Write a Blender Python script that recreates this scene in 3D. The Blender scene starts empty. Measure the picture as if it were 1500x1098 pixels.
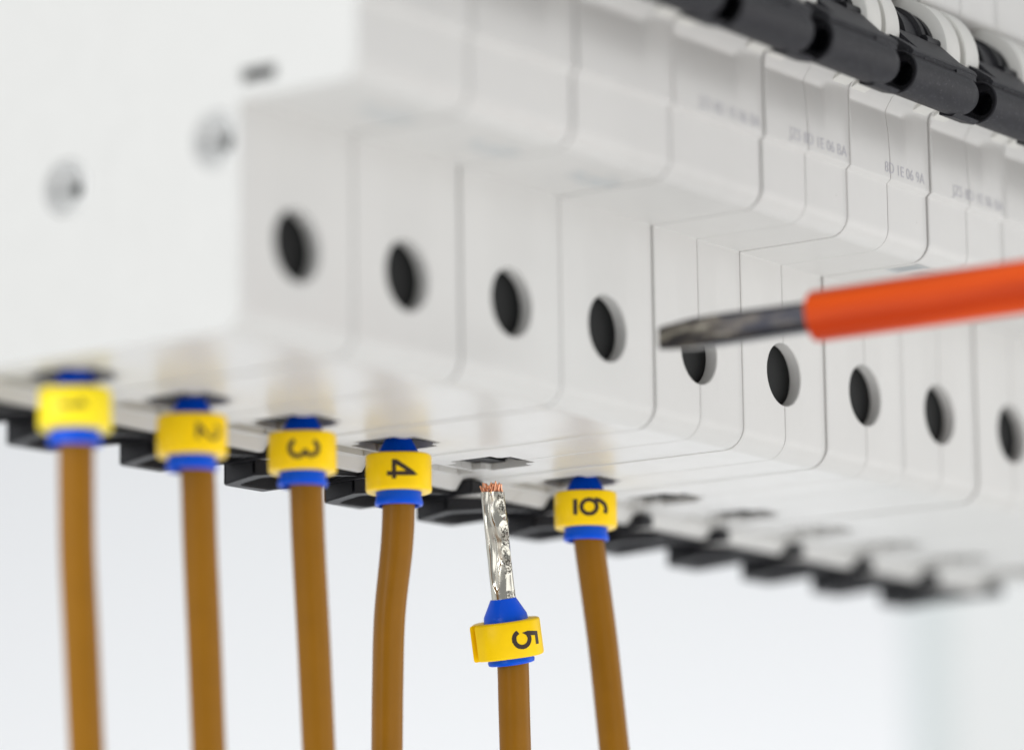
import bpy, bmesh, math, random
from math import sin, cos, pi, radians
from mathutils import Vector, Matrix, noise
random.seed(7)
SC = bpy.context.scene
COL = SC.collection
# ------------------------------------------------------------------ units: 1 unit = 1 mm
SC.unit_settings.scale_length = 0.001
# ------------------------------------------------------------------ camera
R_ = Vector((0.57767421, -0.8161567, -0.01344432))
U_ = Vector((-0.13772506, -0.11368946, 0.98392404))
D_ = Vector((0.80456467, 0.56653593, 0.1780807))
cam = bpy.data.cameras.new("camera"); camo = bpy.data.objects.new("camera", cam); COL.objects.link(camo)
camo.matrix_world = Matrix(((R_.x, U_.x, -D_.x, -300.726), (R_.y, U_.y, -D_.y, -242.987), (R_.z, U_.z, -D_.z, -74.447), (0, 0, 0, 1)))
cam.sensor_width = 36; cam.lens = 6130.3 * 36 / 1500
cam.clip_start = 5; cam.clip_end = 20000
cam.dof.use_dof = True; cam.dof.focus_distance = 468.0
cam.dof.aperture_fstop = cam.lens / 1000 / 13.5
cam.dof.aperture_blades = 0
SC.camera = camo
# ------------------------------------------------------------------ studio surround
w = bpy.data.worlds.new("World"); SC.world = w; w.use_nodes = True
nt = w.node_tree; nt.nodes.clear()
out = nt.nodes.new("ShaderNodeOutputWorld"); bg = nt.nodes.new("ShaderNodeBackground")
tc = nt.nodes.new("ShaderNodeTexCoord"); dot = nt.nodes.new("ShaderNodeVectorMath"); dot.operation = 'DOT_PRODUCT'
dot.inputs[1].default_value = Vector((-0.72, -0.69, -0.1)).normalized()   # the unlit side of the studio, behind the photographer
mr = nt.nodes.new("ShaderNodeMapRange"); mr.interpolation_type = 'SMOOTHSTEP'
mr.inputs[1].default_value = -0.1; mr.inputs[2].default_value = 0.85; mr.inputs[3].default_value = 1.0; mr.inputs[4].default_value = 0.45
mul = nt.nodes.new("ShaderNodeVectorMath"); mul.operation = 'SCALE'; mul.inputs[0].default_value = (0.97, 0.985, 1.0)
nt.links.new(tc.outputs["Generated"], dot.inputs[0]); nt.links.new(dot.outputs["Value"], mr.inputs[0])
nt.links.new(mr.outputs[0], mul.inputs["Scale"]); nt.links.new(mul.outputs[0], bg.inputs[0]); nt.links.new(bg.outputs[0], out.inputs[0])
bg.inputs[1].default_value = 0.84
SC.view_settings.view_transform = 'Standard'; SC.view_settings.look = 'None'
SC.view_settings.exposure = 0; SC.view_settings.gamma = 1
SC.cycles.max_bounces = 10; SC.cycles.diffuse_bounces = 6

def softbox(name, loc, target, sx, sy, L, col=(1, 1, 1)):
    la = bpy.data.lights.new(name, 'AREA'); la.shape = 'RECTANGLE'; la.size = sx; la.size_y = sy
    la.energy = L * pi * sx * sy; la.color = col
    o = bpy.data.objects.new(name, la); COL.objects.link(o); o.location = loc
    o.rotation_euler = (Vector(target) - Vector(loc)).to_track_quat('-Z', 'Y').to_euler()
    return o
softbox("softbox_left", (-690, 90, 130), (60, 10, 10), 560, 560, 4.7, (0.97, 0.99, 1.0))
softbox("softbox_below", (60, -340, -340), (100, -10, 10), 700, 700, 1.42, (1.0, 0.99, 0.975))
softbox("softbox_right", (680, -470, 40), (170, 0, 10), 560, 520, 1.0, (1.0, 0.99, 0.97))
softbox("backdrop_light", (1180, 560, -700), (1760, 1330, 100), 2200, 500, 5.0, (0.97, 0.985, 1.0))  # unseen lamp added to brighten the backdrop

# ------------------------------------------------------------------ materials
def mat(name, col, rough=0.4, metal=0.0, spec=0.5, bump=0.0, bscale=3.0, vary=0.0, vscale=0.15, sss=0.0, coat=0.0):
    m = bpy.data.materials.new(name); m.use_nodes = True; t = m.node_tree
    b = t.nodes["Principled BSDF"]
    b.inputs["Base Color"].default_value = (*col, 1); b.inputs["Roughness"].default_value = rough
    b.inputs["Metallic"].default_value = metal; b.inputs["Specular IOR Level"].default_value = spec
    if sss:
        b.inputs["Subsurface Weight"].default_value = sss; b.inputs["Subsurface Radius"].default_value = (1.0, 0.8, 0.5); b.inputs["Subsurface Scale"].default_value = 0.6
    if coat: b.inputs["Coat Weight"].default_value = coat; b.inputs["Coat Roughness"].default_value = 0.08
    tcn = t.nodes.new("ShaderNodeTexCoord")
    if bump:
        n = t.nodes.new("ShaderNodeTexNoise"); n.inputs["Scale"].default_value = bscale; n.inputs["Detail"].default_value = 4
        bp = t.nodes.new("ShaderNodeBump"); bp.inputs["Strength"].default_value = 1.0; bp.inputs["Distance"].default_value = bump
        t.links.new(tcn.outputs["Object"], n.inputs["Vector"]); t.links.new(n.outputs["Fac"], bp.inputs["Height"]); t.links.new(bp.outputs[0], b.inputs["Normal"])
    if vary:
        n2 = t.nodes.new("ShaderNodeTexNoise"); n2.inputs["Scale"].default_value = vscale; n2.inputs["Detail"].default_value = 5; n2.inputs["Roughness"].default_value = 0.6
        r = t.nodes.new("ShaderNodeMapRange"); r.inputs[1].default_value = 0.3; r.inputs[2].default_value = 0.7; r.inputs[3].default_value = 1 - vary; r.inputs[4].default_value = 1 + vary
        s = t.nodes.new("ShaderNodeVectorMath"); s.operation = 'SCALE'; s.inputs[0].default_value = col
        t.links.new(tcn.outputs["Object"], n2.inputs["Vector"]); t.links.new(n2.outputs["Fac"], r.inputs[0]); t.links.new(r.outputs[0], s.inputs["Scale"]); t.links.new(s.outputs[0], b.inputs["Base Color"])
    return m
M_white = mat("white_plastic", (0.60, 0.595, 0.577), 0.3, bump=0.002, bscale=2.2, vary=0.012, vscale=0.3)
def speck(m, dark, scale, thr):
    t = m.node_tree; b = t.nodes["Principled BSDF"]; tcn = t.nodes.new("ShaderNodeTexCoord")
    v = t.nodes.new("ShaderNodeTexVoronoi"); v.inputs["Scale"].default_value = scale
    r = t.nodes.new("ShaderNodeMapRange"); r.inputs[1].default_value = thr; r.inputs[2].default_value = thr * 1.6; r.inputs[3].default_value = 1; r.inputs[4].default_value = 0
    mx = t.nodes.new("ShaderNodeMix"); mx.data_type = 'RGBA'; mx.inputs[7].default_value = (*dark, 1)
    old = b.inputs["Base Color"].links
    if old: t.links.new(old[0].from_socket, mx.inputs[6])
    else: mx.inputs[6].default_value = b.inputs["Base Color"].default_value
    t.links.new(tcn.outputs["Object"], v.inputs["Vector"]); t.links.new(v.outputs["Distance"], r.inputs[0]); t.links.new(r.outputs[0], mx.inputs[0]); t.links.new(mx.outputs[2], b.inputs["Base Color"])
def grime(m):
    t = m.node_tree; b = t.nodes["Principled BSDF"]; tcn = t.nodes.new("ShaderNodeTexCoord"); oi = t.nodes.new("ShaderNodeObjectInfo")
    ad = t.nodes.new("ShaderNodeVectorMath"); ad.operation = 'ADD'; sc = t.nodes.new("ShaderNodeVectorMath"); sc.operation = 'SCALE'; sc.inputs[0].default_value = (37, 91, 53)
    t.links.new(oi.outputs["Random"], sc.inputs["Scale"]); t.links.new(tcn.outputs["Object"], ad.inputs[0]); t.links.new(sc.outputs[0], ad.inputs[1])
    n = t.nodes.new("ShaderNodeTexNoise"); n.inputs["Scale"].default_value = 0.22; n.inputs["Detail"].default_value = 7; n.inputs["Roughness"].default_value = 0.7; n.inputs["Distortion"].default_value = 0.6
    r = t.nodes.new("ShaderNodeMapRange"); r.inputs[1].default_value = 0.4; r.inputs[2].default_value = 0.65; r.inputs[3].default_value = 0.29; r.inputs[4].default_value = 0.335
    t.links.new(ad.outputs[0], n.inputs["Vector"]); t.links.new(n.outputs["Fac"], r.inputs[0]); t.links.new(r.outputs[0], b.inputs["Roughness"])
    # fine pale scuffs
    w2 = t.nodes.new("ShaderNodeTexWave"); w2.inputs["Scale"].default_value = 0.35; w2.inputs["Distortion"].default_value = 9; w2.inputs["Detail"].default_value = 4; w2.inputs["Detail Scale"].default_value = .6
    r2 = t.nodes.new("ShaderNodeMapRange"); r2.inputs[1].default_value = 0.985; r2.inputs[2].default_value = 1.0; r2.inputs[3].default_value = 0; r2.inputs[4].default_value = .07
    g = t.nodes.new("ShaderNodeMath"); g.operation = 'MULTIPLY'; r3 = t.nodes.new("ShaderNodeMapRange"); r3.inputs[1].default_value = 0.55; r3.inputs[2].default_value = 0.62
    t.links.new(ad.outputs[0], w2.inputs["Vector"]); t.links.new(w2.outputs["Fac"], r2.inputs[0]); t.links.new(n.outputs["Fac"], r3.inputs[0]); t.links.new(r2.outputs[0], g.inputs[0]); t.links.new(r3.outputs[0], g.inputs[1])
    mx = t.nodes.new("ShaderNodeMix"); mx.data_type = 'RGBA'; mx.inputs[7].default_value = (0.85, 0.85, 0.83, 1)
    hs = t.nodes.new("ShaderNodeHueSaturation"); rv = t.nodes.new("ShaderNodeMapRange"); rv.inputs[3].default_value = .985; rv.inputs[4].default_value = 1.015
    t.links.new(oi.outputs["Random"], rv.inputs[0]); t.links.new(rv.outputs[0], hs.inputs["Value"])
    t.links.new(b.inputs["Base Color"].links[0].from_socket, hs.inputs["Color"]); t.links.new(hs.outputs[0], mx.inputs[6]); t.links.new(g.outputs[0], mx.inputs[0]); t.links.new(mx.outputs[2], b.inputs["Base Color"])
grime(M_white)
speck(M_white, (0.35, 0.33, 0.3), 0.16, 0.012)
M_cheek = mat("toggle_cheek_white", (0.68, 0.675, 0.64), 0.42, bump=0.004, bscale=3)
M_black = mat("black_plastic", (0.011, 0.011, 0.014), 0.42, spec=0.3, bump=0.05, bscale=7, vary=0.25, vscale=6)
M_lever = mat("charcoal_plastic", (0.014, 0.014, 0.018), 0.44, spec=0.25, bump=0.05, bscale=9, vary=0.25, vscale=1.2)
speck(M_lever, (0.13, 0.13, 0.14), 2.2, 0.10)  # paler specks in the base colour stand in for sparkle on the levers
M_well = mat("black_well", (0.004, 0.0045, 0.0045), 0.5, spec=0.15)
M_screw = mat("blackened_screw", (0.010, 0.011, 0.011), 0.22, spec=0.3)
M_clamp = mat("terminal_clamp_metal", (0.012, 0.012, 0.013), 0.5, spec=0.2)
M_blue = mat("blue_plastic", (0.0, 0.088, 0.76), 0.3, spec=0.2, bump=0.004, bscale=3)
M_yellow = mat("yellow_plastic", (0.99, 0.65, 0.001), 0.36, spec=0.2, bump=0.006, bscale=3, vary=0.04, vscale=0.6)
M_yellow_pale = mat("lemon_yellow_plastic", (0.97, 0.76, 0.02), 0.36, spec=0.2, bump=0.006, bscale=3, vary=0.03, vscale=0.6)
M_ink = mat("black_ink", (0.03, 0.015, 0.008), 0.5)
M_print = mat("grey_print", (0.47, 0.47, 0.50), 0.5)
M_print2 = mat("blue_grey_print", (0.50, 0.54, 0.56), 0.5)
M_wire = mat("brown_insulation", (0.265, 0.113, 0.006), 0.32, spec=0.14, bump=0.006, bscale=2.0, vary=0.05, vscale=0.3)
M_copper = mat("copper", (0.92, 0.45, 0.27), 0.3, metal=0.9)
M_orange = mat("orange_insulation", (0.66, 0.062, 0.002), 0.38, spec=0.2, bump=0.01, bscale=1.5, vary=0.08, vscale=0.4)
def streaks(m, c0, c1):
    t = m.node_tree; b = t.nodes["Principled BSDF"]; tcn = t.nodes.new("ShaderNodeTexCoord"); mp = t.nodes.new("ShaderNodeMapping"); mp.inputs["Scale"].default_value = (0.02, 0.42, 0.42)
    n = t.nodes.new("ShaderNodeTexNoise"); n.inputs["Scale"].default_value = 1.0; n.inputs["Detail"].default_value = 4; r = t.nodes.new("ShaderNodeValToRGB")
    r.color_ramp.elements[0].position = .38; r.color_ramp.elements[0].color = (*c0, 1); r.color_ramp.elements[1].position = .6; r.color_ramp.elements[1].color = (*c1, 1)
    t.links.new(tcn.outputs["Object"], mp.inputs[0]); t.links.new(mp.outputs[0], n.inputs["Vector"]); t.links.new(n.outputs["Fac"], r.inputs[0]); t.links.new(r.outputs[0], b.inputs["Base Color"])
streaks(M_orange, (0.42, 0.035, 0.002), (0.70, 0.078, 0.003)); M_orange.node_tree.nodes["Principled BSDF"].inputs["Specular IOR Level"].default_value = 0.14
M_rivet = mat("rivet_nickel", (0.68, 0.68, 0.67), 0.35, metal=0.7)
M_slot = mat("dark_slot", (0.02, 0.02, 0.02), 0.6)
M_back = mat("backdrop_white", (0.87, 0.875, 0.882), 0.9, spec=0.1)
M_pane = mat("frosted_pane", (0.88, 0.895, 0.89), 0.5)
M_paneedge = mat("pane_edge_teal", (0.74, 0.795, 0.795), 0.5)
# tinned crimp metal
def tin():
    m = mat("tinned_copper", (0.60, 0.585, 0.52), 0.13, metal=1.0); t = m.node_tree; b = t.nodes["Principled BSDF"]
    tcn = t.nodes.new("ShaderNodeTexCoord"); n = t.nodes.new("ShaderNodeTexNoise"); n.inputs["Scale"].default_value = 1.9; n.inputs["Detail"].default_value = 4; n.inputs["Roughness"].default_value = 0.6
    n2 = t.nodes.new("ShaderNodeTexNoise"); n2.inputs["Scale"].default_value = 0.55; n2.inputs["Detail"].default_value = 1
    ad = t.nodes.new("ShaderNodeMath"); ad.operation = 'MULTIPLY'
    sd_ = t.nodes.new("ShaderNodeVectorMath"); sd_.operation = 'DOT_PRODUCT'; sd_.inputs[1].default_value = (0.5777, -0.8162, 0.09)   # the pressed side of the crimp
    sr = t.nodes.new("ShaderNodeMapRange"); sr.inputs[1].default_value = .25; sr.inputs[2].default_value = .6; mk = t.nodes.new("ShaderNodeMath"); mk.operation = 'MULTIPLY'
    t.links.new(tcn.outputs["Object"], sd_.inputs[0]); t.links.new(sd_.outputs["Value"], sr.inputs[0])
    bp = t.nodes.new("ShaderNodeBump"); bp.inputs["Distance"].default_value = 0.06
    r = t.nodes.new("ShaderNodeMapRange"); r.inputs[1].default_value = 0.42; r.inputs[2].default_value = 0.52; r.inputs[3].default_value = 0.0; r.inputs[4].default_value = 1.0
    t.links.new(tcn.outputs["Object"], n.inputs["Vector"]); t.links.new(tcn.outputs["Object"], n2.inputs["Vector"])
    t.links.new(n2.outputs["Fac"], r.inputs[0]); t.links.new(r.outputs[0], mk.inputs[0]); t.links.new(sr.outputs[0], mk.inputs[1]); t.links.new(mk.outputs[0], ad.inputs[0]); t.links.new(n.outputs["Fac"], ad.inputs[1])
    t.links.new(ad.outputs[0], bp.inputs["Height"]); t.links.new(bp.outputs[0], b.inputs["Normal"])
    r2 = t.nodes.new("ShaderNodeMapRange"); r2.inputs[1].default_value = 0.45; r2.inputs[2].default_value = 0.7; r2.inputs[3].default_value = 0.12; r2.inputs[4].default_value = 0.4
    pm = t.nodes.new("ShaderNodeMath"); pm.operation = 'MULTIPLY'; r3 = t.nodes.new("ShaderNodeMapRange"); r3.inputs[1].default_value = 0.50; r3.inputs[2].default_value = 0.62; r3.inputs[3].default_value = 1; r3.inputs[4].default_value = .22
    n3 = t.nodes.new("ShaderNodeTexNoise"); n3.inputs["Scale"].default_value = 5.0; n3.inputs["Detail"].default_value = 3
    r4 = t.nodes.new("ShaderNodeMapRange"); r4.inputs[1].default_value = 0.5; r4.inputs[2].default_value = 0.56; r4.inputs[3].default_value = 0; r4.inputs[4].default_value = 1
    t.links.new(tcn.outputs["Object"], n3.inputs["Vector"]); t.links.new(n3.outputs["Fac"], r4.inputs[0]); t.links.new(r4.outputs[0], pm.inputs[0]); t.links.new(mk.outputs[0], pm.inputs[1])
    cm = t.nodes.new("ShaderNodeMix"); cm.data_type = 'RGBA'; cm.inputs[6].default_value = (0.62, 0.60, 0.53, 1); cm.inputs[7].default_value = (0.13, 0.12, 0.10, 1)
    t.links.new(pm.outputs[0], cm.inputs[0]); t.links.new(cm.outputs[2], b.inputs["Base Color"])
    t.links.new(n2.outputs["Fac"], r2.inputs[0]); t.links.new(r2.outputs[0], b.inputs["Roughness"])
    return m
M_tin = tin()
def worn():
    m = mat("worn_blackened_steel", (0.03, 0.03, 0.035), 0.27, metal=0.7); t = m.node_tree; b = t.nodes["Principled BSDF"]
    tcn = t.nodes.new("ShaderNodeTexCoord"); mp = t.nodes.new("ShaderNodeMapping"); mp.inputs["Scale"].default_value = (0.35, 1.3, 1.3)
    n = t.nodes.new("ShaderNodeTexNoise"); n.inputs["Scale"].default_value = 0.8; n.inputs["Detail"].default_value = 5; n.inputs["Roughness"].default_value = 0.65
    sx = t.nodes.new("ShaderNodeSeparateXYZ"); g = t.nodes.new("ShaderNodeMapRange"); g.inputs[1].default_value = 17; g.inputs[2].default_value = 0; g.inputs[3].default_value = -0.10; g.inputs[4].default_value = 0.14
    a = t.nodes.new("ShaderNodeMath"); a.operation = 'ADD'
    cr = t.nodes.new("ShaderNodeValToRGB"); e = cr.color_ramp.elements; e[0].position = 0.47; e[0].color = (0.016, 0.016, 0.022, 1); e[1].position = 0.72; e[1].color = (0.26, 0.24, 0.20, 1)
    x = cr.color_ramp.elements.new(0.60); x.color = (0.07, 0.06, 0.05, 1)
    t.links.new(tcn.outputs["Object"], mp.inputs[0]); t.links.new(mp.outputs[0], n.inputs["Vector"]); t.links.new(tcn.outputs["Object"], sx.inputs[0]); t.links.new(sx.outputs[0], g.inputs[0])
    t.links.new(n.outputs["Fac"], a.inputs[0]); t.links.new(g.outputs[0], a.inputs[1]); t.links.new(a.outputs[0], cr.inputs[0]); t.links.new(cr.outputs[0], b.inputs["Base Color"])
    return m
M_steel = worn()

# ------------------------------------------------------------------ mesh helpers
def to_mesh(name, bm, m, smooth=True, angle=35):
    bmesh.ops.recalc_face_normals(bm, faces=bm.faces)
    me = bpy.data.meshes.new(name); bm.to_mesh(me); bm.free()
    me.materials.append(m)
    if smooth:
        for p in me.polygons: p.use_smooth = True
        try: me.set_sharp_from_angle(angle=radians(angle))
        except Exception: pass
    return me
def link(name, me, parent=None, loc=(0, 0, 0), rot=(0, 0, 0)):
    o = bpy.data.objects.new(name, me); COL.objects.link(o); o.location = loc; o.rotation_euler = rot
    if parent: o.parent = parent
    return o
def root(name, label, cat, loc, group=None, rot=(0, 0, 0)):
    o = bpy.data.objects.new(name, None); COL.objects.link(o); o.location = loc; o.rotation_euler = rot
    o["label"] = label; o["category"] = cat; o.empty_display_size = 5
    if group: o["group"] = group
    return o
def box_bm(bm, x0, x1, y0, y1, z0, z1):
    v = [bm.verts.new((x, y, z)) for x in (x0, x1) for y in (y0, y1) for z in (z0, z1)]
    for f in ((0, 1, 3, 2), (4, 6, 7, 5), (0, 4, 5, 1), (2, 3, 7, 6), (0, 2, 6, 4), (1, 5, 7, 3)): bm.faces.new([v[i] for i in f])
    return v
def lathe_bm(bm, prof, n=48, mtx=None, sx=1, sy=1):
    """prof: list of (r, h) about the local Z axis"""
    rings = []
    for r, h in prof:
        ring = []
        for k in range(n):
            a = 2 * pi * k / n; p = Vector((r * cos(a) * sx, r * sin(a) * sy, h))
            ring.append(bm.verts.new(mtx @ p if mtx else p))
        rings.append(ring)
    for a, b in zip(rings, rings[1:]):
        for k in range(n): bm.faces.new((a[k], a[(k + 1) % n], b[(k + 1) % n], b[k]))
    if prof[0][0] > 1e-6: bm.faces.new(rings[0])
    if prof[-1][0] > 1e-6: bm.faces.new(rings[-1])
    return rings
AX_X = Matrix(((0, 0, 1, 0), (1, 0, 0, 0), (0, 1, 0, 0), (0, 0, 0, 1)))       # local z -> x, local x -> y, local y -> z
AX_Y = Matrix(((1, 0, 0, 0), (0, 0, 1, 0), (0, 1, 0, 0), (0, 0, 0, 1)))       # local z -> y
def fillet(pts, seg=7):
    out = []; n = len(pts)
    for i in range(n):
        y, z, r = pts[i]
        if r < 1e-4: out.append((y, z)); continue
        p = Vector((y, z)); a = (Vector(pts[i - 1][:2]) - p); b = (Vector(pts[(i + 1) % n][:2]) - p)
        la, lb = a.length, b.length; a.normalize(); b.normalize()
        ang = a.angle(b); t = min(r / math.tan(ang / 2), la * .49, lb * .49); rr = t * math.tan(ang / 2)
        c = p + (a + b).normalized() * (rr / sin(ang / 2))
        s = (p + a * t) - c; e = (p + b * t) - c; tot = s.angle_signed(e) if s.length > 0 else 0
        sg = max(2, seg if r > .5 else 3)
        for k in range(sg + 1):
            th = -tot * k / sg
            out.append(tuple(c + Vector((s.x * cos(th) - s.y * sin(th), s.x * sin(th) + s.y * cos(th)))))
    return out
def subdiv(pts, y0, y1, z0, z1, step):
    out = []; n = len(pts)
    for i in range(n):
        a, b = Vector(pts[i]), Vector(pts[(i + 1) % n]); out.append(tuple(a)); m = (a + b) / 2
        if y0 < m.x < y1 and z0 < m.y < z1 and (b - a).length > step:
            k = int((b - a).length / step) + 1
            for j in range(1, k): out.append(tuple(a.lerp(b, j / k)))
    return out
def sstep(a, b, x):
    t = max(0, min(1, (x - a) / (b - a))); return t * t * (3 - 2 * t)

# ------------------------------------------------------------------ breaker housing
P = 17.8
PROF = [(46.2, -1.35, .3), (37.6, -1.35, .35), (36.6, -.1, .35), (35.9, 0, .2), (0, 0, 2.5), (0, 22.2, .12), (-14.1, 22.2, 2.3), (-14.1, 29.6, .1), (-14.62, 30.05, .25),
        (-14.62, 39.3, 1.7), (-18.0, 40.7, .9), (-16.6, 42.2, .5), (-9.5, 43.0, .8), (-7.5, 49.5, .8), (-14.3, 52.9, 1.2), (-14.1, 67.2, 2.3), (0, 67.2, .12), (0, 89.4, 2.5), (46.2, 89.4, .3)]
PP = subdiv(fillet(PROF), -15.5, -14.3, 29.9, 39.5, .22)
def scoop(x, y, z):
    if not (-18.2 < y < -14.2 and 30.2 < z < 40.6): return y
    e = sstep(.3, .9, x) * (1 - sstep(12.2, 13.6, x))
    d = .5 * max(0, min(1, (z - 30.4) / 7.4)) ** 2.6
    d *= 1 - sstep(37.6, 39.0, z)
    return y + d * e
def sweep(x0, x1, mid=False):
    xs = [x0, x0 + .05, x0 + .16] + [x for x in [.5, .7, .9, 1.1, 1.3, 2.5, 4, 5.5, 7, 8.5, 10, 11.5, 12, 12.2, 12.4, 12.6, 12.8, 13, 14.5, 16] if x0 + .3 < x < x1 - .3] + [x1 - .16, x1 - .05, x1]
    n = len(PP); bm = bmesh.new(); rings = []
    # outward normals of the profile for edge rounding
    area = sum(PP[i][0] * PP[(i + 1) % n][1] - PP[(i + 1) % n][0] * PP[i][1] for i in range(n)); sg = 1 if area > 0 else -1
    nr = []
    for i in range(n):
        a = Vector(PP[i - 1]); b = Vector(PP[(i + 1) % n]); t = (b - a).normalized(); nr.append(Vector((t.y, -t.x)) * sg)
    for x in xs:
        dd = min(x - x0, x1 - x); off = .13 if dd < .01 else (.05 if dd < .1 else 0)
        if mid and ((x0 < 8 and x1 - x < .3) or (x0 > 8 and x - x0 < .3)): off *= .35
        rings.append([bm.verts.new((x, scoop(x, PP[i][0], PP[i][1]) - nr[i].x * off, PP[i][1] - nr[i].y * off)) for i in range(n)])
    for a, b in zip(rings, rings[1:]):
        for k in range(n): bm.faces.new((a[k], a[(k + 1) % n], b[(k + 1) % n], b[k]))
    bm.faces.new(rings[0]); bm.faces.new(rings[-1])
    return bm
def boolean(me, cutter_bms):
    o = bpy.data.objects.new("tmp", me); COL.objects.link(o); cs = []
    for cb in cutter_bms:
        bmesh.ops.recalc_face_normals(cb, faces=cb.faces); cm = bpy.data.meshes.new("cut"); cb.to_mesh(cm); cb.free(); cm.materials.append(M_white)
        c = bpy.data.objects.new("cut", cm); COL.objects.link(c); cs.append(c)
        md = o.modifiers.new("b", 'BOOLEAN'); md.operation = 'DIFFERENCE'; md.solver = 'EXACT'; md.object = c
    dg = bpy.context.evaluated_depsgraph_get(); dg.update()
    res = bpy.data.meshes.new_from_object(o.evaluated_get(dg))
    bpy.data.objects.remove(o)
    for c in cs: bpy.data.objects.remove(c)
    for p in res.polygons: p.use_smooth = True
    res.set_sharp_from_angle(angle=radians(30))
    return res
HX, HZ, HR = P / 2, 9.56, 3.59
def cutters():
    L = []
    b = bmesh.new(); lathe_bm(b, [(HR + .12, -1), (HR + .12, 0.0), (HR, .12), (HR, 12)], 72, Matrix.Translation((HX, 0, HZ)) @ AX_Y); L.append(b)   # screw hole
    b = bmesh.new(); vv = box_bm(b, 4.5, 12.6, 23.6, 32.4, -1, 7)                                                          # wire opening
    bmesh.ops.bevel(b, geom=[e for e in b.edges if abs(e.verts[0].co.z - e.verts[1].co.z) > 2], offset=1.6, segments=5, affect='EDGES'); L.append(b)
    b = bmesh.new(); box_bm(b, 4.8, 12.7, 33.0, 35.6, -2, 1.1); L.append(b)
    b = bmesh.new(); box_bm(b, 15.0, 19, 35.2, 48, -3, -.12); L.append(b)                                              # shallow pocket behind it
    return L
def housing_mesh(x0, x1, mid, extra=()):
    me = to_mesh("housing", sweep(x0, x1, mid), M_white)
    return boolean(me, cutters() + list(extra))
G = .11
def end_cutters():
    L = []
    for (y, z) in ((21.8, 16.8), (2.95, 18.75)):
        b = bmesh.new(); lathe_bm(b, [(2.8, -1), (2.8, 3.2 + G)], 56, Matrix.Translation((0, y, z)) @ AX_X); L.append(b)
    b = bmesh.new(); box_bm(b, -1, 5, -4.3, -.2, 23.75, 25.15); L.append(b)
    b = bmesh.new(); box_bm(b, -1, G + .04, 12.5, 16.2, 10.5, 22.0); L.append(b)
    return L
ME_first = housing_mesh(G, P - G, False, end_cutters())
ME_solid = housing_mesh(G, P - G, False)
ME_halfL = housing_mesh(G, P / 2 - .035, True)
ME_halfR = housing_mesh(P / 2 + .035, P - G, True)

# inner parts -----------------------------------------------------------
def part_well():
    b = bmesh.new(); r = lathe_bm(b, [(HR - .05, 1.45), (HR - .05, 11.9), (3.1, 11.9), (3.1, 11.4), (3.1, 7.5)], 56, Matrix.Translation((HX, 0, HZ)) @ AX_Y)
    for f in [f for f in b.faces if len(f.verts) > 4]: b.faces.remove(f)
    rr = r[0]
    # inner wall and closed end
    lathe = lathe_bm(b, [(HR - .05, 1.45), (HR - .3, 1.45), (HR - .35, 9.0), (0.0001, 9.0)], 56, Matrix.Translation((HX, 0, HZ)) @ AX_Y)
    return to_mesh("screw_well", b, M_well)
def part_screw():
    b = bmesh.new(); lathe_bm(b, [(2.95, 8.9), (2.95, 5.0), (2.7, 4.7), (0.0001, 4.7)], 40, Matrix.Translation((HX, 0, HZ)) @ AX_Y)
    me = to_mesh("clamp_screw", b, M_screw)
    c = bmesh.new(); box_bm(c, HX - 3.2, HX + 3.2, 4, 6.2, HZ - .35, HZ + .35); c2 = bmesh.new(); box_bm(c2, HX - .35, HX + .35, 4, 6.25, HZ - 1.6, HZ + 1.6)
    r = boolean(me, [c, c2]); r.materials.clear(); r.materials.append(M_screw); return r
def part_clamp():
    b = bmesh.new()
    for x0, x1, y0, y1 in ((4.55, 12.5, 23.7, 27.2), (4.55, 12.5, 28.3, 32.2)):
        vs = box_bm(b, x0, x1, y0, y1, .7, 6.8)
    bmesh.ops.bevel(b, geom=b.edges[:], offset=.3, segments=2, affect='EDGES')
    return to_mesh("terminal_clamp", b, M_clamp)
def part_clip():
    # rail clip: tongue below the rear edge, wedge-shaped seen from behind, with a window for a blade
    b = bmesh.new(); outer = [(.15, 41.2), (.15, 45.3), (.6, 45.8), (7.0, 45.6), (17.4, 44.4), (17.5, 39.4), (17.0, 38.2), (4.2, 38.2)]
    inner = [(2.0, 41.6), (2.0, 44.4), (2.6, 44.7), (7.0, 44.4), (14.6, 43.2), (15.2, 42.4), (14.4, 39.6), (5.0, 39.6)]
    zb = lambda x, y: -3.75 + max(0, (x - 7.5)) * .19 + (45.6 - y) * .15
    top = -1.3
    def ring(pl, zf): return [b.verts.new((x, y, zf(x, y))) for x, y in pl]
    ob = ring(outer, lambda x, y: min(zb(x, y), top - .25)); ot = ring(outer, lambda x, y: top if y > 40.5 else top)
    ib = ring(inner, lambda x, y: min(zb(x, y), top - .25)); it = ring(inner, lambda x, y: top - .1)
    n = 8
    for k in range(n):
        j = (k + 1) % n
        b.faces.new((ob[k], ob[j], ot[j], ot[k])); b.faces.new((ib[k], ib[j], it[j], it[k])); b.faces.new((ob[k], ob[j], ib[j], ib[k]))
    b.faces.new(ot); b.faces.new(it)
    V = [b.verts.new(p) for p in ((15.2, 35.5, -.2), (17.6, 35.5, -.2), (17.6, 45.6, -.2), (15.2, 45.6, -.2), (15.2, 35.5, -1.9), (17.6, 35.5, -1.6), (17.6, 45.2, -1.6), (15.2, 45.2, -2.1))]
    for f in ((0, 1, 2, 3), (4, 5, 6, 7), (0, 1, 5, 4), (1, 2, 6, 5), (2, 3, 7, 6), (3, 0, 4, 7)): b.faces.new([V[i] for i in f])
    bmesh.ops.bevel(b, geom=[e for e in b.edges if e.calc_length() > .6], offset=.16, segments=2, affect='EDGES')
    return to_mesh("rail_clip", b, M_black, angle=40)
CY, CZ, CR = -12.6, 45.4, 6.88
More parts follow.
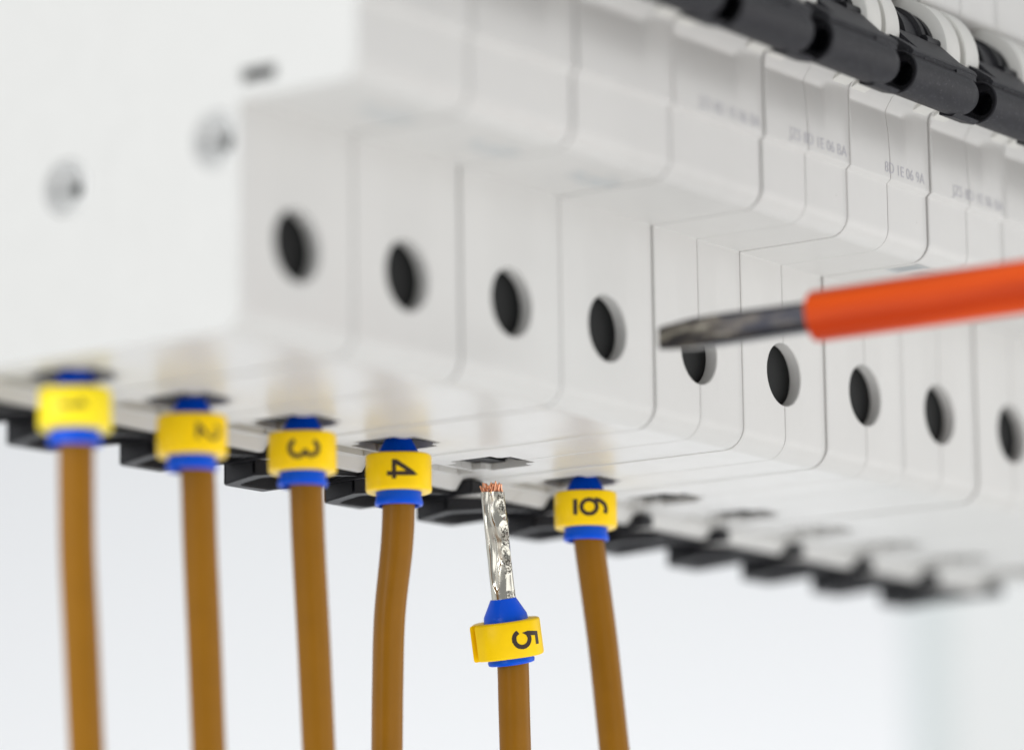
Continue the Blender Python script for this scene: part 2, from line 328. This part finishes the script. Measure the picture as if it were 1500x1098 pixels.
def part_cheek(x0, x1):
    b = bmesh.new(); lathe_bm(b, [(0.0001, x0), (CR - .15, x0), (CR - .04, x0 + .04), (CR, x0 + .15), (CR, x1 - .15), (CR - .04, x1 - .04), (CR - .15, x1), (0.0001, x1)], 96, Matrix.Translation((0, CY, CZ)) @ AX_X)
    return to_mesh("toggle_cheek", b, M_cheek)
def part_rotor():
    pr = [(0.0001, 3.42), (5.2, 3.42), (5.2, 4.0), (4.9, 4.1), (4.9, 7.2), (5.4, 7.4), (5.4, 8.0), (5.0, 8.2), (5.0, 11.0), (5.5, 11.2), (5.5, 12.0), (4.7, 12.2), (4.7, 13.0), (5.35, 13.1), (5.35, 13.97), (.0001, 13.97)]
    b = bmesh.new(); lathe_bm(b, pr, 64, Matrix.Translation((0, CY, CZ)) @ AX_X)
    lathe_bm(b, [(.0001, 11), (.62, 11), (.62, 13.98), (.0001, 13.98)], 20, Matrix.Translation((0, -18.1, 46.0)) @ AX_X)
    return to_mesh("toggle_rotor", b, M_black)
LY, LZ, LR = -20.75, 39.75, 2.45
def part_lever():
    b = bmesh.new(); x0, x1 = .35, 16.5
    T = Matrix.Translation((0, LY, LZ)) @ AX_X
    pr = [(.0001, x0 + 3.2), (1.3, x0 + 3.2), (1.4, x0 + .9), (2.2, x0 + .8), (2.3, x0), (LR, x0 + .1)] + [(LR, 6), (LR, 12.9)]
    for k in range(1, 9):
        a = k / 8 * pi / 2; pr.append((max(.0001, LR - .95 * (1 - cos(a)) - .25 * (1 - cos(a))), 13.0 + (x1 - 13.8) * sin(a)))
    pr += [(.0001, x1 - .8)]
    lathe_bm(b, pr, 48, T)
    # arm plate from rotor to bar
    y = [(-15.2, 49.0 - 1.0), (-18.9, 45.6), (-22.2, 42.35), (-22.55, 41.9), (-22.2, 41.35), (-18.8, 44.2), (-15.2, 46.0)]
    def slab(xa, xb, poly):
        A = [b.verts.new((xa, q[0], q[1])) for q in poly]; B = [b.verts.new((xb, q[0], q[1])) for q in poly]; m = len(poly)
        for k in range(m): b.faces.new((A[k], A[(k + 1) % m], B[(k + 1) % m], B[k]))
        b.faces.new(A); b.faces.new(B)
    slab(3.6, 13.8, y)
    slab(.9, 15.2, [(-19.6, 44.35), (-22.3, 42.45), (-22.6, 42.0), (-22.2, 41.45), (-19.2, 43.3)])
    slab(10.5, 14.9, [(-19.3, 44.0), (-22.5, 42.2), (-22.6, 41.2), (-20.4, 40.2), (-18.4, 41.2)])
    slab(2.5, 14.6, [(-18.2, 45.3), (-19.9, 43.5), (-19.6, 40.6), (-18.9, 39.4), (-17.4, 41.6)])
    # small foot at the rounded end
    slab(12.5, 17.6, [(-19.2, 38.6), (-20.9, 37.75), (-21.3, 37.4), (-20.6, 37.05), (-19.0, 37.5)])
    return to_mesh("toggle_lever", b, M_lever, angle=42)
def part_text(s, x, z, size, m, yy=-14.66):
    cu = bpy.data.curves.new("t", 'FONT'); cu.body = s; cu.size = size; cu.space_character = 1.0; cu.offset = 0
    o = bpy.data.objects.new("t", cu); COL.objects.link(o); dg = bpy.context.evaluated_depsgraph_get(); dg.update()
    me = bpy.data.meshes.new_from_object(o.evaluated_get(dg)); bpy.data.objects.remove(o)
    w_ = max(v.co.x for v in me.vertices)
    for v in me.vertices: v.co = Vector((x + v.co.x, yy, z + v.co.y))
    me.materials.clear(); me.materials.append(m); return me, w_
def y_face(x, z):   # front face depth including the scoop
    return scoop(x, -14.62, z)
def drape(me):
    for v in me.vertices: v.co.y = y_face(v.co.x, v.co.z) - .03
    return me
TXT = {}
for s, x in (("JZ5 8D 1E 06 BA", 5.0), ("8D 1E 06 9A", 7.6)):
    me, w_ = part_text(s, 0, 30.75, 1.75, M_print); k = (17.0 - x) / w_ if s.startswith("J") else 8.9 / w_
    for v in me.vertices: v.co.x = x + v.co.x * k
    TXT[s] = drape(me)
def ledge_mark(kind):
    b = bmesh.new()
    def r(x0, x1, y0, y1): 
        f = [b.verts.new(p) for p in ((x0, y0, 22.165), (x1, y0, 22.165), (x1, y1, 22.165), (x0, y1, 22.165))]; b.faces.new(f)
    if kind == 'box':
        for k in range(4): r(1.0 + k * .62, 1.35 + k * .62, -11.6, -8.4)
        r(.7, 3.6, -12.1, -11.8); r(.7, 3.6, -8.2, -7.9); r(5.2, 5.5, -10.6, -8.6); r(5.7, 6.3, -9.8, -9.5); r(6.5, 6.8, -10.8, -8.2); r(7.2, 8.4, -10.5, -10.2)
    else:
        r(9.4, 11.4, -8.2, -7.4); r(9.6, 12.2, -6.6, -6.3); r(12.6, 15.6, -7.9, -7.0); r(12.2, 16.4, -6.2, -5.7); r(15.9, 16.8, -8.6, -6.8); r(12.8, 14.9, -9.6, -9.3)
    return to_mesh("ledge_mark", b, M_print2, False)
ME = dict(well=part_well(), screw=part_screw(), clamp=part_clamp(), clip=part_clip(), cheekL=part_cheek(.38, 3.42), cheekR=part_cheek(14.0, 17.15),
          rotor=part_rotor(), lever=part_lever(), markbox=ledge_mark('box'), mark=ledge_mark('row'))
def rivet_pin():
    b = bmesh.new(); lathe_bm(b, [(.0001, 1.55), (.64, 1.55), (.64, 2.4), (.0001, 2.4)], 24, AX_X)
    return to_mesh("rivet_socket", b, M_slot)
ME_pin = rivet_pin()
def rivet_mesh():
    b = bmesh.new(); lathe_bm(b, [(.0001, 2.8), (.62, 2.8), (.66, 1.75), (.9, 1.5), (1.3, 1.1), (1.9, .5), (2.25, .1), (2.4, -.02), (2.6, .0), (2.7, .12), (2.74, .4), (2.74, 2.9)], 56, AX_X)
    return to_mesh("rivet", b, M_rivet)
ME_riv = rivet_mesh()
LAB = {
 1: "nearest white circuit breaker, its flat side wall with two rivets facing the camera",
 2: "white circuit breaker next to the riveted one, wire with marker 2 below it",
 3: "white circuit breaker directly above the wire with the marker 3",
 4: "white circuit breaker just left of the screwdriver tip, plugged with marker 4's wire",
 5: "white circuit breaker behind the screwdriver tip, its wire opening empty above the loose wire",
 6: "white circuit breaker sharply printed 8D 1E 06 9A, above the wire with the underlined 6",
 7: "white circuit breaker under the start of the orange sleeve, first one without any wire",
 8: "white circuit breaker behind the orange sleeve, its whole screw hole second from the right edge",
 9: "white circuit breaker whose screw hole is cut off by the right picture edge",
 10: "unwired white circuit breaker whose black clip is third from the far end",
 11: "unwired white circuit breaker whose black clip is last but one at the far end",
 12: "farthest white circuit breaker, its black clip ending the row above the pale glass pane",
}
for n in range(1, 13):
    jit = random.Random(n * 13); r = root("circuit_breaker", LAB[n], "circuit breaker", ((n - 1) * P, jit.uniform(-.09, .09), -1 + jit.uniform(-.07, .07)), "circuit breakers side by side in a row")
    def add(nm, me, lab=None):
        o = link(nm, me, r, (0, 0, 1)); 
        if lab: o["label"] = lab
        return o
    if n == 1:
        h = add("housing", ME_first)
        for y, z in ((21.8, 16.8), (2.95, 18.75)):
            o = link("rivet", ME_riv, h, (G, y, z)); link("rivet_socket", ME_pin, h, (G, y, z))
        b = bmesh.new(); box_bm(b, 1.0, 1.4, -4.28, -.22, 23.77, 25.13)
        link("slot_floor", to_mesh("slot_floor", b, M_slot, False), h)
    elif n < 5: add("housing", ME_solid)
    else: add("housing_half", ME_halfL); add("housing_half", ME_halfR)
    add("screw_well", ME["well"]); add("clamp_screw", ME["screw"]); add("terminal_clamp", ME["clamp"]) if n < 9 else None; add("rail_clip", ME["clip"])
    add("toggle_cheek", ME["cheekL"]); add("toggle_cheek", ME["cheekR"]); add("toggle_rotor", ME["rotor"]); add("toggle_lever", ME["lever"])
    if 4 <= n <= 7: add("printed_text", TXT["8D 1E 06 9A"] if n == 6 else TXT["JZ5 8D 1E 06 BA"])["kind"] = "stuff"
    if n in (1, 2, 3): add("ledge_mark", ME["mark"])["kind"] = "stuff"
    if n in (7, 9): add("ledge_mark", ME["markbox"])["kind"] = "stuff"

# ------------------------------------------------------------------ wires
def catmull(pts, per=8):
    pts = [Vector(p) for p in pts]; q = [pts[0] * 2 - pts[1]] + pts + [pts[-1] * 2 - pts[-2]]; out = []
    for i in range(1, len(q) - 2):
        for k in range(per):
            t = k / per; a, b, c, d = q[i - 1:i + 3]
            out.append(.5 * ((2 * b) + (c - a) * t + (2 * a - 5 * b + 4 * c - d) * t * t + (3 * b - a - 3 * c + d) * t ** 3))
    out.append(pts[-1]); return out
def tube(pts, rad, n=28, flat=None):
    b = bmesh.new(); rings = []; ref = Vector((1, .2, 0))
    for i, p in enumerate(pts):
        t = (pts[min(i + 1, len(pts) - 1)] - pts[max(i - 1, 0)]).normalized(); s = (ref - t * ref.dot(t)).normalized(); u = t.cross(s)
        ring = []
        for k in range(n):
            a = 2 * pi * k / n; rr = rad(i / (len(pts) - 1)) if callable(rad) else rad
            rr *= 1 + .018 * noise.noise(Vector((cos(a) * 1.2, sin(a) * 1.2, p.z * .12 + p.x)))
            if flat: rr *= 1 - flat * max(0, cos(a - 3.9)) ** 6 * sstep(-10, -20, p.z)
            ring.append(b.verts.new(p + s * (rr * cos(a)) + u * (rr * sin(a))))
        rings.append(ring)
    for A, B in zip(rings, rings[1:]):
        for k in range(n): b.faces.new((A[k], A[(k + 1) % n], B[(k + 1) % n], B[k]))
    b.faces.new(rings[0]); b.faces.new(rings[-1]); return b
def collar_mesh(ex):
    b = bmesh.new()
    # open skirt at the bottom: outer wall up, taper to the neck
    lathe_bm(b, [(1.95, -4.6 - ex), (2.25, -6.15 - ex), (2.42, -6.28 - ex), (2.6, -6.2 - ex), (2.66, -5.9 - ex), (2.52, -5.5 - ex), (2.5, -1.6), (2.43, -1.15), (1.55, .5), (1.45, .7), (1.2, .72)], 56)
    me = to_mesh("ferrule_collar", b, M_blue)
    return me
ME_collar = collar_mesh(.45); ME_collar5 = collar_mesh(.4)
def stroke(paths, wd, place):
    b = bmesh.new(); lift = 0
    for path in paths:
        lift += .012
        closed = path[0] == path[-1]
        pts = [Vector(p) for p in path]; L = []
        for i in range(len(pts) - 1):
            k = max(1, int((pts[i + 1] - pts[i]).length / .12))
            L += [(pts[i].lerp(pts[i + 1], j / k)) for j in range(k)]
        L.append(pts[-1]); prev = None; first = None
        for i, p in enumerate(L):
            a = L[i - 1] if i else (L[-2] if closed else p); c = L[i + 1] if i < len(L) - 1 else (L[1] if closed else p)
            d1 = (p - a); d2 = (c - p)
            d1 = d1.normalized() if d1.length > 1e-6 else d2.normalized(); d2 = d2.normalized() if d2.length > 1e-6 else d1
            t = (d1 + d2).normalized(); nn = Vector((-t.y, t.x)); kk = wd / 2 / max(.5, nn.dot(Vector((-d1.y, d1.x))))
            v = (b.verts.new(place(p + nn * kk, lift)), b.verts.new(place(p - nn * kk, lift)))
            if prev: b.faces.new((prev[0], prev[1], v[1], v[0]))
            prev = v
    return b
def arc(cx, cy, rx, ry, a0, a1, n=18): return [(cx + rx * cos(radians(a0 + (a1 - a0) * k / n)), cy + ry * sin(radians(a0 + (a1 - a0) * k / n))) for k in range(n + 1)]
DIG = {  # glyphs in a 2 x 3 cell, y up
 '1': [[(.35, 2.35), (1.05, 3.0), (1.05, 0)]],
 '2': [arc(1, 2.15, .85, .85, 170, -40) + [(.12, .14), (1.95, .14)]],
 '3': [arc(.95, 2.22, .78, .72, 160, -80) , arc(.95, .84, .9, .8, 82, -160)],
 '4': [[(1.45, 0), (1.45, 2.85), (.12, .95), (.12, .8), (2.05, .8)]],
 '5': [[(1.8, 2.9), (.55, 2.9), (.35, 1.55)] + arc(.95, .98, .92, .88, 128, -155)],
 '6': [arc(1.02, .93, .85, .85, 0, 360, 28), arc(1.25, 1.35, 1.1, 1.55, 62, 190, 14)[0:13], [(.1, -.62), (1.95, -.62)]],
}
def se(a, rx, ry, e):
    c, s = cos(a), sin(a); return Vector((math.copysign(abs(c) ** (2 / e), c) * rx, math.copysign(abs(s) ** (2 / e), s) * ry))
def marker(name_n, label, loc, rotz, m, doff, z0=-5.2, z1=-1.15, tilt=(0, 0), slit=90):
    """ring marker: local -Y faces the reader"""
    r = root("cable_marker", label, "cable marker", loc, "yellow number markers clipped on the wires", (tilt[0], tilt[1], rotz))
    b = bmesh.new(); RX, RY, E = (3.85 if slit != 90 else 3.62), 3.6, 2.6; N = 96; a0, a1 = radians(slit - 356), radians(slit - 8)     # slit at the back
    prof = [(0, z0 + .25), (.0, z1 - .25), (-.07, z1 - .08), (-.25, z1), (-1.25, z1), (-1.25, z0), (-.25, z0), (-.07, z0 + .08)]
    rings = []
    for k in range(N + 1):
        a = a0 + (a1 - a0) * k / N; ring = []
        o = se(a, RX, RY, E); nn = o.normalized()
        if slit != 90: o = o + nn * (.42 * math.exp(-((a1 - a) / .07) ** 2) + .12 * math.exp(-((a - a0) / .1) ** 2))
        for dr, z in prof:
            if dr < -1: q = Vector((cos(a), sin(a))) * 2.53
            else: q = o + nn * dr
            ring.append(b.verts.new((q.x, q.y, z)))
        rings.append(ring)
    M_ = len(prof)
    for A, B in zip(rings, rings[1:]):
        for k in range(M_): b.faces.new((A[k], A[(k + 1) % M_], B[(k + 1) % M_], B[k]))
    b.faces.new(rings[0]); b.faces.new(rings[-1])
    link("marker_ring", to_mesh("marker_ring", b, m, angle=50), r)
    # numeral, turned a quarter clockwise and wrapped on the ring
    W, H = (.78, .8) if name_n in '12' else (.98, 1.02)
    zc = (z0 + z1) / 2
    def place(p, lift):
        u = (p.y - 1.5) * H; v = -(p.x - 1.0) * W      # rotate 90 deg clockwise
        xx = doff + u
        # arc length -> angle on superellipse around the front (-90 deg)
        lo = radians(-90); step = radians(.5); acc = 0; a = lo; prev = se(a, RX, RY, E)
        sg = 1 if xx > 0 else -1
        while acc < abs(xx) and abs(a - lo) < radians(100):
            a += sg * step; cur = se(a, RX, RY, E); acc += (cur - prev).length; prev = cur
        n_ = se(a, RX, RY, E); nn = Vector((n_.x / RX ** 2 * abs(n_.x / RX) ** (E - 2), n_.y / RY ** 2 * abs(n_.y / RY) ** (E - 2))).normalized()
        q = n_ + nn * (.012 + lift)
        return Vector((q.x, q.y, zc + v))
    link("numeral", to_mesh("numeral", stroke(DIG[name_n], .5, place), M_ink, False), r)
    return r
def wire(label, pts, entry, inserted=True, flat=None, lean=(0, 0)):
    r = root("wire", label, "wire", entry, "brown single-core wires below the breakers")
    E_ = Vector(entry); path = catmull([Vector(p) - E_ for p in pts])
    b = tube(path, 1.78, flat=flat); link("insulation", to_mesh("insulation", b, M_wire), r)
    return r
def down(pts, z=-75):
    a, b = Vector(pts[-2]), Vector(pts[-1]); d = (b - a) / (b.z - a.z); return pts + [tuple(b + d * (-55 - b.z)), tuple(b + d * (z - b.z))]
WP = {
 1: [(8.93, 28.15, -3.3), (9.39, 28.44, -6.29), (10.91, 29.53, -16.62), (12.58, 30.29, -26.63), (14.24, 31.05, -36.51)],
 2: [(27.0, 28.11, -3.73), (27.81, 28.05, -7.19), (29.03, 28.69, -14.78), (30.76, 29.49, -25.14), (32.43, 30.33, -35.36)],
 3: [(44.72, 27.58, -3.0), (45.38, 27.66, -6.21), (46.49, 28.21, -12.98), (48.33, 28.97, -23.68), (50.09, 29.77, -34.23)],
 4: [(62.45, 28.11, -3.38), (62.86, 28.45, -6.33), (63.4, 29.18, -11.11), (63.96, 30.71, -18.45), (64.86, 31.74, -25.81), (65.82, 32.63, -33.02)],
 6: [(98.06, 27.6, -3.42), (98.81, 27.7, -7.1), (99.93, 27.7, -12.19), (101.47, 27.74, -19.23), (103.82, 28.04, -30.81)],
}
WL = {1: "brown wire nearest the left edge, marker 1 clipped on its blue ferrule", 2: "brown wire carrying marker 2 under the second breaker",
      3: "brown wire carrying marker 3, third from the left", 4: "brown wire carrying marker 4, bending slightly left below its blue collar",
      6: "brown wire carrying marker 6, plugged in right of the loose wire"}
ML = {1: "blurred lemon yellow marker 1, nearest the left edge", 2: "deep yellow marker printed 2, under the second breaker", 3: "deep yellow marker printed 3, on the third wire from the left",
      4: "deep yellow marker printed 4, left of the loose wire", 6: "deep yellow marker printed with an underlined 6"}
yaw0 = -math.atan2(.8046, .5665)          # marker front turned to face the camera
DO = {1: .1, 2: 1.55, 3: .35, 4: .35, 6: .75}
DZ = {1: -.2, 2: -.55, 3: -.15, 4: -.15, 6: -.25}
for n, pts in WP.items():
    X, Y = pts[0][0], pts[0][1]
    e = (X, Y, DZ[n]); r = wire(WL[n], down(pts), e, flat=.12 if n == 4 else None)
    link("ferrule_collar", ME_collar, r)
    b = bmesh.new(); lathe_bm(b, [(1.35, -1), (1.35, 6.0)], 24); link("ferrule_sleeve", to_mesh("ferrule_sleeve", b, M_tin), r)
    marker(str(n), ML[n], e, yaw0 + {2: .12, 6: .05}.get(n, 0), M_yellow_pale if n == 1 else M_yellow, DO[n])

# loose wire 5
neck = Vector((80.25, 26.82, -15.75)); tip = Vector((78.02, 26.62, -3.75)); foot = Vector((81.89, 26.79, -22.9))
r5 = wire("brown wire pulled out below the fifth breaker, its bare crimped tip showing",
          down([(81.35, 26.88, -19.0), (81.6, 26.85, -20.6), (81.93, 26.86, -22.9), (82.52, 27.21, -27.05), (83.32, 27.68, -32.18)]), tuple(neck))
ax = (Vector((80.25, 26.82, -15.75)) - Vector((81.75, 26.9, -22.4))).normalized()
q5 = ax.to_track_quat('Z', 'Y')
o = link("ferrule_collar", ME_collar5, r5, (0, 0, -.4)); 
e5 = q5.to_euler(); o.rotation_euler = e5
# crimped sleeve: rounded trapezoid section with press marks
axs = (tip - neck); Ls = axs.length; axs.normalize(); b = bmesh.new(); NZ, NA = 150, 96; rings = []
yawm = Matrix.Rotation(yaw0, 3, 'Z')
camdir = Vector((-.8046, -.5665, 0)); side = Vector((.5777, -.8162, 0))
dents = [(0.55, Ls - 1.7, .30, .7, .24), (0.45, Ls - 4.4, .34, .9, .26), (0.55, Ls - 7.2, .32, .9, .24)]
for i in range(NZ + 1):
    h = -.2 + (Ls + .2) * i / NZ; c = axs * h; t = h / Ls; ring = []
    for k in range(NA):
        a = 2 * pi * k / NA        # a=0 -> to the picture right, a=90 -> toward camera
        m_ = sstep(.0, .35, t)
        rd = 1.28
        sq = se(a, 1.36 - .03 * t, 1.18, 2 + 1.9 * m_); rr = sq.length * (1 + .0 * m_)
        aa = math.atan2(sq.y, sq.x); 
        # long crease left of the centre, toward the camera
        cr = -.3 * math.exp(-((aa - 2.0 - .25 * sin(h * .8)) / .27) ** 2) * sstep(.04, .2, t) * (1 - sstep(.9, 1, t) * .4)
        cr += .03 * math.exp(-((aa - 1.55 - .3 * sin(h * 1.0 + .6)) / .14) ** 2) * m_
        for (ca, ch, wa, wh, dp) in dents:
            ca2 = ca + .45; d2 = ((aa - ca2) / wa) ** 2 + ((h - ch) / wh) ** 2
            cr -= dp * math.exp(-d2 * 1.6); cr += dp * .35 * math.exp(-((math.sqrt(d2) - 1.25) / .35) ** 2)
        cr += .03 * noise.noise(Vector((cos(aa) * 1.3, sin(aa) * 1.3, h * .55 + 4)))
        rr += cr
        ring.append(b.verts.new(c + side * (rr * cos(aa)) + camdir * (rr * sin(aa))))
    rings.append(ring)
for A, B in zip(rings, rings[1:]):
    for k in range(NA): b.faces.new((A[k], A[(k + 1) % NA], B[(k + 1) % NA], B[k]))
# thickness at the mouth
inner = [b.verts.new(axs * (Ls - .0) + (v.co - axs * Ls) * .86) for v in rings[-1]]; deep = [b.verts.new(v.co - axs * .6) for v in inner]
for k in range(NA):
    b.faces.new((rings[-1][k], rings[-1][(k + 1) % NA], inner[(k + 1) % NA], inner[k])); b.faces.new((inner[k], inner[(k + 1) % NA], deep[(k + 1) % NA], deep[k]))
link("ferrule_sleeve", to_mesh("ferrule_sleeve", b, M_tin, angle=60), r5)
for k in range(64):
    ra = math.sqrt((k + .5) / 64) * .98; th = k * 2.39996
    base = axs * (Ls - .7) + side * (ra * cos(th) * 1.12) + camdir * (ra * sin(th) * .95)
    ln = .7 + .3 + random.random() * .95 + .22 * (1 - ra); dv = (axs + side * random.uniform(-.34, .34) + camdir * random.uniform(-.3, .3)).normalized()
    b = bmesh.new(); mt = Matrix.Translation(base) @ dv.to_track_quat('Z', 'Y').to_matrix().to_4x4()
    lathe_bm(b, [(.1, 0), (.095, ln - .05), (.05, ln)], 8, mt); link("copper_strand", to_mesh("copper_strand", b, M_copper), r5)
mk5 = marker('5', "yellow marker with a turned 5 on the loose wire, nearest the picture centre", tuple(neck + Vector((0, 0, -1.0))), 0, M_yellow, 2.1, -5.3, -1.2, slit=207)
mk5.rotation_mode = 'QUATERNION'
qq = Vector((0, 0, 1)).rotation_difference(ax); from mathutils import Quaternion
mk5.rotation_quaternion = qq @ Quaternion((0, 0, 1), yaw0 - .0)

# ------------------------------------------------------------------ screwdriver
a_ = Vector((56.228, -10.371, 6.204)); c_ = Vector((64.18, -48.777, 8.05)); dr = (c_ - a_).normalized()
xax = dr; zax = (Vector((0, 0, 1)) - dr * dr.z).normalized(); yax = zax.cross(xax)
sd = bpy.data.objects.new("screwdriver", None); COL.objects.link(sd)
sd.matrix_world = Matrix(((xax.x, yax.x, zax.x, a_.x), (xax.y, yax.y, zax.y, a_.y), (xax.z, yax.z, zax.z, a_.z), (0, 0, 0, 1)))
sd["label"] = "flat-blade screwdriver with worn dark shaft and orange insulated sleeve reaching in from the right"; sd["category"] = "screwdriver"
b = bmesh.new(); rings = []
# stations: s, half width (z), half thickness (y), chamfer
for s, hz, hy, ch in [(0, 1.12, .42, .25), (.3, 1.2, .5, .3), (3.5, 1.5, .95, .35), (6.2, 1.58, 1.35, .6), (9, 1.56, 1.5, .75), (13, 1.5, 1.5, .75), (20, 1.5, 1.5, .75), (30, 1.5, 1.5, .75)]:
    oc = [(-hy, -hz + ch), (-hy, hz * .12), (-hy * .72, hz * .2), (-hy * .72, hz - ch * .6), (-hy + ch, hz), (hy - ch, hz), (hy, hz - ch), (hy, -hz + ch), (hy - ch, -hz), (-hy + ch, -hz)]
    rings.append([b.verts.new((s, y, z)) for y, z in oc])
for A, B in zip(rings, rings[1:]):
    m_ = len(A)
    for k in range(m_): b.faces.new((A[k], A[(k + 1) % m_], B[(k + 1) % m_], B[k]))
b.faces.new(rings[0]); b.faces.new(rings[-1])
link("blade_shaft", to_mesh("blade_shaft", b, M_steel, angle=20), sd)
b = bmesh.new(); lathe_bm(b, [(1.6, 17.0), (2.4, 16.75), (2.6, 16.95), (2.66, 17.4), (2.7, 40), (2.72, 95)], 14, Matrix(((0, 0, 1, 0), (1, 0, 0, 0), (0, 1, 0, 0), (0, 0, 0, 1))))
link("insulating_sleeve", to_mesh("insulating_sleeve", b, M_orange, angle=10), sd)
b = bmesh.new(); lathe_bm(b, [(2.6, 95), (6, 96), (8.5, 100), (9, 108), (7.5, 118), (9.5, 130), (11, 150), (10.5, 175), (8, 184), (2, 186)], 40, Matrix(((0, 0, 1, 0), (1, 0, 0, 0), (0, 1, 0, 0), (0, 0, 0, 1))))
link("handle", to_mesh("handle", b, M_orange), sd)

# ------------------------------------------------------------------ background
b = bmesh.new(); cen = Vector((-300.7, -243, 0)) + Vector((.8176, .5757, 0)) * 2600; rt = Vector((.5757, -.8176, 0))
sec = []
for k in range(0, 13):   # seamless sweep: wall curving into the table
    th = k / 12 * pi / 2; sec.append((600 * sin(th) - 600, -1300 + 600 - 600 * cos(th)))
sec = [(-900 , -1300)] + sec + [(0, 2600)]
row = []
for dd, z in sec:
    p = cen + Vector((.8176, .5757, 0)) * dd
    row.append([b.verts.new((p + rt * s) + Vector((0, 0, z))) for s in (-3000, 3000)])
for A, B in zip(row, row[1:]): b.faces.new((A[0], A[1], B[1], B[0]))
bd = link("backdrop", to_mesh("backdrop", b, M_back)); bd["kind"] = "structure"; bd["label"] = "white seamless studio backdrop behind the breakers"
# pane standing behind the far end
F = Vector((.8176, .5757, 0)); pb = Vector((573, 252, 0))
def slabw(name, m, s0, s1, d0, d1, z0, z1, parent):
    b = bmesh.new(); vs = []
    for s in (s0, s1):
        for d in (d0, d1):
            for z in (z0, z1): vs.append(b.verts.new(rt * s + F * d + Vector((0, 0, z))))
    for f in ((0, 1, 3, 2), (4, 6, 7, 5), (0, 4, 5, 1), (2, 3, 7, 6), (0, 2, 6, 4), (1, 5, 7, 3)): b.faces.new([vs[i] for i in f])
    return link(name, to_mesh(name, b, m, False), parent)
pr_ = root("glass_pane", "pale glass pane with a blurred teal edge standing behind the far end of the row", "glass pane", tuple(pb))
slabw("pane_edge", M_paneedge, -3.5, 4, -4, 6, -250, 110, pr_)
slabw("pane", M_pane, 4.2, 190, -2, 4, -250, 110, pr_)
